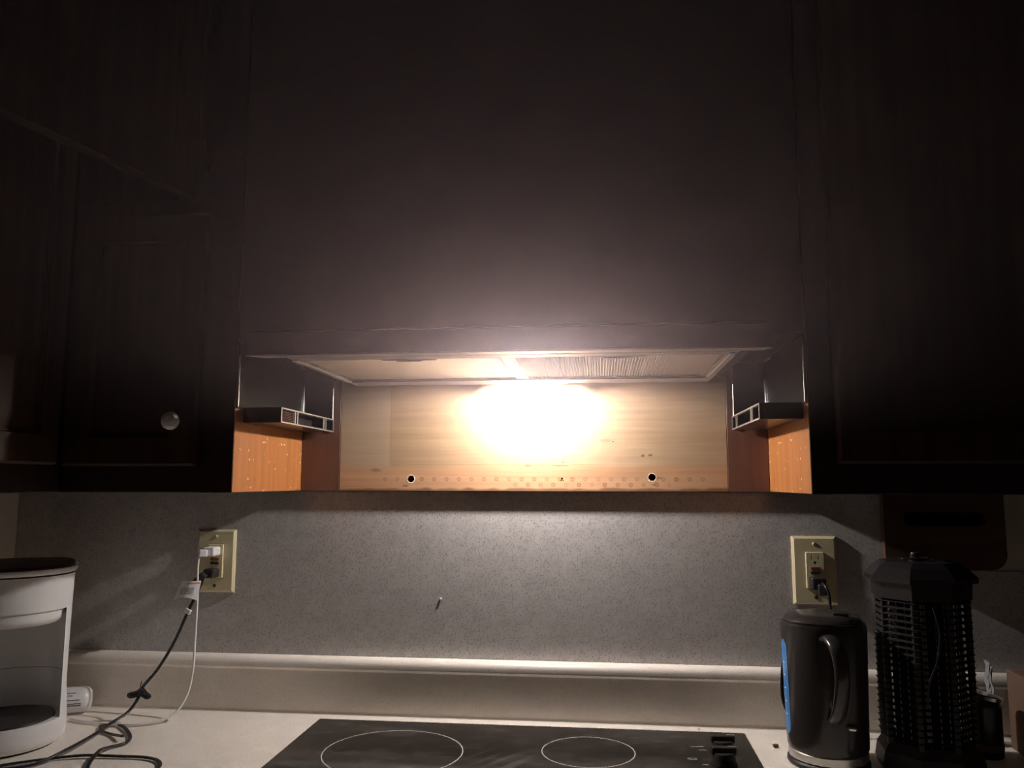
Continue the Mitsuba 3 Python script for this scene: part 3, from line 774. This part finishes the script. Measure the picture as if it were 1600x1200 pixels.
hz = 0.16
hpath = spline([kpt(hz - .10, 0.058, 0.200), kpt(hz - .02, 0.080, 0.203), kpt(hz + .04, 0.100, 0.190), kpt(hz + .07, 0.106, 0.160), kpt(hz + .06, 0.100, 0.125), kpt(hz + .03, 0.084, 0.092), kpt(hz, 0.058, 0.075)], 10)
hsec = np.array([(1.35 * math.cos(a), 0.8 * math.sin(a)) for a in np.linspace(0, 2 * math.pi, 18, endpoint=False)])
hk = add('kettle__handle', tube(hpath, 0.0088, section=hsec), 'm_blackgloss', 60)
add(hk + '__switch', moved(rbox(-0.008, 0.008, -0.006, 0.006, -0.003, 0.004, 0.0028), kpt(hz + .42, 0.066, 0.070), dirc), 'm_chrome', 40)
lab(hk + '__switch', 'small shiny switch')


def on_kettle(az0, az1, z0, z1, dr_, bsdf, name, bow=0.0):
    n = 8
    V, F = [], []
    zs = np.linspace(z0, z1, 24)
    for z in zs:
        f = (z - z0) / (z1 - z0)
        squeeze = 1 - 0.9 * max(0, abs(2 * f - 1) - 0.9) / 0.1
        rz_ = np.interp(z, [0.028, 0.045, 0.10, 0.16, 0.205, 0.213], [0.0615, 0.0622, 0.0635, 0.0650, 0.0662, 0.0660]) + dr_
        for i in range(n + 1):
            c, h = (az0 + az1) / 2, (az1 - az0) / 2 * squeeze
            V.append(kpt(c + h * (2 * i / n - 1), rz_, z))
    for j in range(23):
        for i in range(n):
            a = j * (n + 1) + i
            F += [(a, a + 1, a + n + 2), (a, a + n + 2, a + n + 1)]
    return add('kettle__' + name, trimesh.Trimesh(np.array(V), F, process=False), bsdf, 60)


gk = on_kettle(-1.36, -1.02, 0.045, 0.192, 0.0006, 'm_blue', 'water_gauge')
lab(gk, 'bright blue water gauge strip')
for q in (0.075, 0.095, 0.115, 0.135, 0.155):
    m = moved(cbox(-0.0032, 0.0032, -0.0002, 0.0002, -0.0010, 0.0010, 0.0001), kpt(-1.19, np.interp(q, [0.045, 0.10, 0.16, 0.205], [0.0622, 0.0635, 0.0650, 0.0662]) + 0.0009, q), dirc - 1.19 + math.pi / 2)
    add(gk + '__mark', m, 'm_paper', False)
lp = spline([kpt(-1.62, 0.062, 0.155), kpt(-1.64, 0.0655, 0.135), kpt(-1.66, 0.0675, 0.11), kpt(-1.66, 0.0665, 0.09), kpt(-1.62, 0.062, 0.075)], 8)
add('kettle__side_grip', tube(lp, 0.0028, 10), 'm_blackmatte', 60)
lab('kettle', 'glossy black electric kettle with a blue gauge in front of the right outlet', 'kettle')

# black cord from the right outlet down behind the kettle
plug2 = join(rbox(rcx - 0.0135, rcx + 0.0125, -0.036, -0.0096, rcz - 0.0325, rcz - 0.0105, 0.004), moved(rbox(-0.008, 0.008, -0.010, 0.008, -0.011, 0.009, 0.0035), (rcx + 0.004, -0.038, rcz - 0.0300), -0.2))
add('appliance_cord__plug', plug2, 'm_blackmatte', 40)
kc = spline([(rcx + 0.004, -0.038, rcz - 0.020), (rcx + 0.006, -0.052, rcz - 0.024), (rcx + 0.010, -0.058, rcz - 0.040), (rcx + 0.010, -0.058, rcz - 0.075), (rcx + 0.004, -0.056, rcz - 0.13), (rcx + 0.0, -0.058, rcz - 0.20), (rcx - 0.002, -0.070, rcz - 0.255), (rcx - 0.004, -0.095, Z_COUNTER + 0.0045), (rcx - 0.01, -0.120, Z_COUNTER + 0.0042)], 10)
add('appliance_cord__cord', tube(kc, 0.0026, 12), 'm_blackrubber', 60)
lab('appliance_cord', 'short black cord plugged into the right outlet and dropping behind the kettle', 'power cord')

# ------------------------------------------------------------------ electric insect lantern
ZX, ZY = 0.648, -0.196
OA = 0.28


def octo(r, z0, z1, r1=None):
    a = np.linspace(0, 2 * np.pi, 8, endpoint=False) + OA
    v = np.vstack([np.c_[ZX + r * np.cos(a), ZY + r * np.sin(a), np.full(8, z0)], np.c_[ZX + (r1 or r) * np.cos(a), ZY + (r1 or r) * np.sin(a), np.full(8, z1)]])
    return trimesh.convex.convex_hull(v)


B = Z_COUNTER
add('insect_lantern__base', join(octo(0.078, B, B + 0.008), octo(0.080, B + 0.008, B + 0.030, 0.076), octo(0.076, B + 0.030, B + 0.045, 0.066)), 'm_blackmatte', 20)
ck = add('insect_lantern__cap', join(octo(0.0735, B + 0.262, B + 0.288, 0.0745), octo(0.0835, B + 0.288, B + 0.296, 0.0835), octo(0.0835, B + 0.296, B + 0.310, 0.070), octo(0.0698, B + 0.310, B + 0.318, 0.058)), 'm_blackmetal', 20)
add(ck + '__top_knob', join(lathe([(0, B + 0.318), (0.010, B + 0.318), (0.0105, B + 0.321), (0.007, B + 0.3235), (0.007, B + 0.329), (0.006, B + 0.331), (0, B + 0.331)], ZX - 0.005, ZY, 28)), 'm_blackgloss', 40)
add(ck + '__hang_loop', tube([(ZX - 0.005 + 0.022 * math.cos(t), ZY + 0.012 * math.sin(t), B + 0.3215) for t in np.linspace(0.2, 5.9, 36)], 0.0014, 8), 'm_blackgloss', 60)
add('insect_lantern__core', octo(0.046, B + 0.044, B + 0.264), 'm_cavity', 20)
a8 = np.linspace(0, 2 * np.pi, 8, endpoint=False) + OA
for a in a8:
    x, y = ZX + 0.0655 * math.cos(a), ZY + 0.0655 * math.sin(a)
    add('insect_lantern__upright', cbox(x - 0.0042, x + 0.0042, y - 0.0042, y + 0.0042, B + 0.040, B + 0.266, 0.001), 'm_blackmatte', 20)
for a in np.arange(0, 2 * np.pi, 2 * np.pi / 24):
    x, y = ZX + 0.0545 * math.cos(a), ZY + 0.0545 * math.sin(a)
    add('insect_lantern__wire', tube([(x, y, B + 0.042), (x, y, B + 0.264)], 0.0008, 6), 'm_wire', 60)
for k, a in enumerate((-1.9, -1.0)):
    add('insect_lantern__lamp_tube', tube([(ZX + 0.0495 * math.cos(a), ZY + 0.0495 * math.sin(a), z) for z in np.linspace(B + 0.05, B + 0.26, 4)], 0.0032, 12), 'm_uvtube', 60)
fin_poly = Polygon(np.c_[0.0735 * np.cos(a8), 0.0735 * np.sin(a8)])


def fin(z):
    """One louvre: an octagonal ring that droops outward to a sharp rim."""
    V, F = [], []
    for r, dz in ((0.0665, 0.0026), (0.0715, 0.0004), (0.0732, -0.0002), (0.0715, -0.0006), (0.0665, 0.0010)):
        V += [(ZX + r * math.cos(a), ZY + r * math.sin(a), z + dz) for a in a8]
    for i in range(5):
        for j in range(8):
            a, b, c, d_ = i * 8 + j, i * 8 + (j + 1) % 8, ((i + 1) % 5) * 8 + (j + 1) % 8, ((i + 1) % 5) * 8 + j
            F += [(a, c, b), (a, d_, c)]
    m = trimesh.Trimesh(np.array(V), F, process=False)
    if m.volume < 0:
        m.invert()
    return m


for i in range(22):
    add('insect_lantern__louvre', fin(B + 0.052 + i * 0.0098), 'm_blackmatte', 25)
pc = spline([(ZX - 0.010 + 0.0, ZY - 0.075, B + 0.255), (ZX - 0.006, ZY - 0.078, B + 0.235), (ZX - 0.004, ZY - 0.0785, B + 0.21), (ZX - 0.010, ZY - 0.078, B + 0.175), (ZX - 0.022, ZY - 0.077, B + 0.145), (ZX - 0.026, ZY - 0.0765, B + 0.11)], 8)
add('insect_lantern__brush_handle', tube(pc, 0.0016, 8), 'm_blackgloss', 60)
lab('insect_lantern', 'black electric insect lantern with stacked louvres right of the kettle', 'insect lantern')

# ------------------------------------------------------------------ right-hand corner
cb = sbox(0.655, -0.138, 0.8645, 0.16).buffer(-0.028).buffer(0.028).difference(sbox(0.690, -0.0605, 0.832, -0.0355).buffer(-0.009).buffer(0.009))
cbm = front(cb, -0.022, -0.004)
add('cutting_board', cbm, 'm_cutting', 30)
scene['cutting_board'] = mikit.ply(front(cb.intersection(sbox(0, -1, 2, -0.0012)), -0.022, -0.004), 'm_cutting', smooth=30)
add('cutting_board__slot_shade', front(sbox(0.686, -0.0645, 0.836, -0.0315), -0.0042, -0.0036), 'm_cavity', False)  # near-black sheet closing the slot from behind, stands in for shade
lab('cutting_board', 'dark wooden cutting board with a slot handle hanging under the right cabinet', 'cutting board')
JX, JY = 0.763, -0.125
add('dark_jar__body', lathe([(0, B), (0.0245, B), (0.026, B + 0.002), (0.026, B + 0.080), (0.024, B + 0.086), (0.0205, B + 0.089), (0, B + 0.089)], JX, JY, 40), 'm_blackgloss', 35)
add('dark_jar__band', lathe([(0, B + 0.012), (0.0262, B + 0.012), (0.0264, B + 0.013), (0.0264, B + 0.022), (0.0262, B + 0.023), (0, B + 0.023)], JX, JY, 40), 'm_cardboard', 35)
lidm = lathe([(0, 0), (0.024, 0), (0.0252, 0.001), (0.0252, 0.0065), (0.024, 0.008), (0.010, 0.0095), (0, 0.0096)], 0, 0, 40)
add('dark_jar__lid', moved(lidm, (JX + 0.004, JY, B + 0.0895), ry=0.20), 'm_chrome', 35)
lab('dark_jar', 'small dark jar with a shiny lid right of the insect lantern', 'jar')
bagv = []
for j, z in enumerate(np.linspace(0, 0.142, 12)):
    for i, t in enumerate(np.linspace(0, 1, 6)):
        bagv.append((0.7965 + 0.004 * t + 0.0018 * math.sin(j * 2.1 + i), -0.060 - 0.016 * t + 0.004 * math.sin(j * 1.7 + 2 * i), B + 0.0005 + z - 0.012 * t * (z / 0.14)))
bagv = np.array(bagv)
bf = []
for j in range(11):
    for i in range(5):
        a = j * 6 + i
        bf += [(a, a + 1, a + 7), (a, a + 7, a + 6)]
add('plastic_sleeve', trimesh.Trimesh(np.vstack([bagv, bagv + [0.0012, 0.0005, 0]]), bf + [(c + 72, b + 72, a + 72) for a, b, c in bf], process=False), 'm_film', 60)
lab('plastic_sleeve', 'crinkled pale plastic sleeve standing between the dark jar and the brown box', 'plastic bag')
bxm = cbox(0.822, 1.02, -0.200, -0.080, B, B + 0.128, 0.0015)
add('brown_box__carton', bxm, 'm_cardboard', 20)
add('brown_box__flap', cbox(0.8215, 1.0205, -0.2006, -0.140, B + 0.1280, B + 0.1295, 0.0004), 'm_cardboard', 20)
lab('brown_box', 'brown cardboard box at the right edge of the picture', 'box')

# ------------------------------------------------------------------ small things
pin = moved(lathe([(0, 0), (0.0016, 0), (0.0022, 0.0008), (0.0025, 0.0020), (0.0018, 0.0032), (0, 0.0036)], k=18), (-0.172, 0.0, -0.208), rx=math.pi / 2)
add('wall_pin', pin, 'm_whiteplastic', 40)
lab('wall_pin', 'tiny white pin stuck in the speckled splash panel', 'pin')


def crumb(key, x, y, r, bsdf, label, z=Z_COUNTER):
    m = trimesh.creation.icosphere(subdivisions=2, radius=r)
    v = m.vertices * (0.75 + 0.5 * meshkit.fbm(m.vertices / r * 1.3 + 5 * x, 3)[:, None]) * [1.2, 1.0, 0.7]
    m.vertices = v - [0, 0, v[:, 2].min()] + [x, y, z]
    add(key, m, bsdf, True)
    lab(key, label, 'crumb')


crumb('crumb', 0.4281, -0.1231, 0.0042, 'm_crumb', 'brown crumb on the counter between cooktop and kettle')
crumb('crumb_001', 0.311, -0.0375, 0.0022, 'm_paper', 'pale crumb on the counter behind the cooktop knobs')
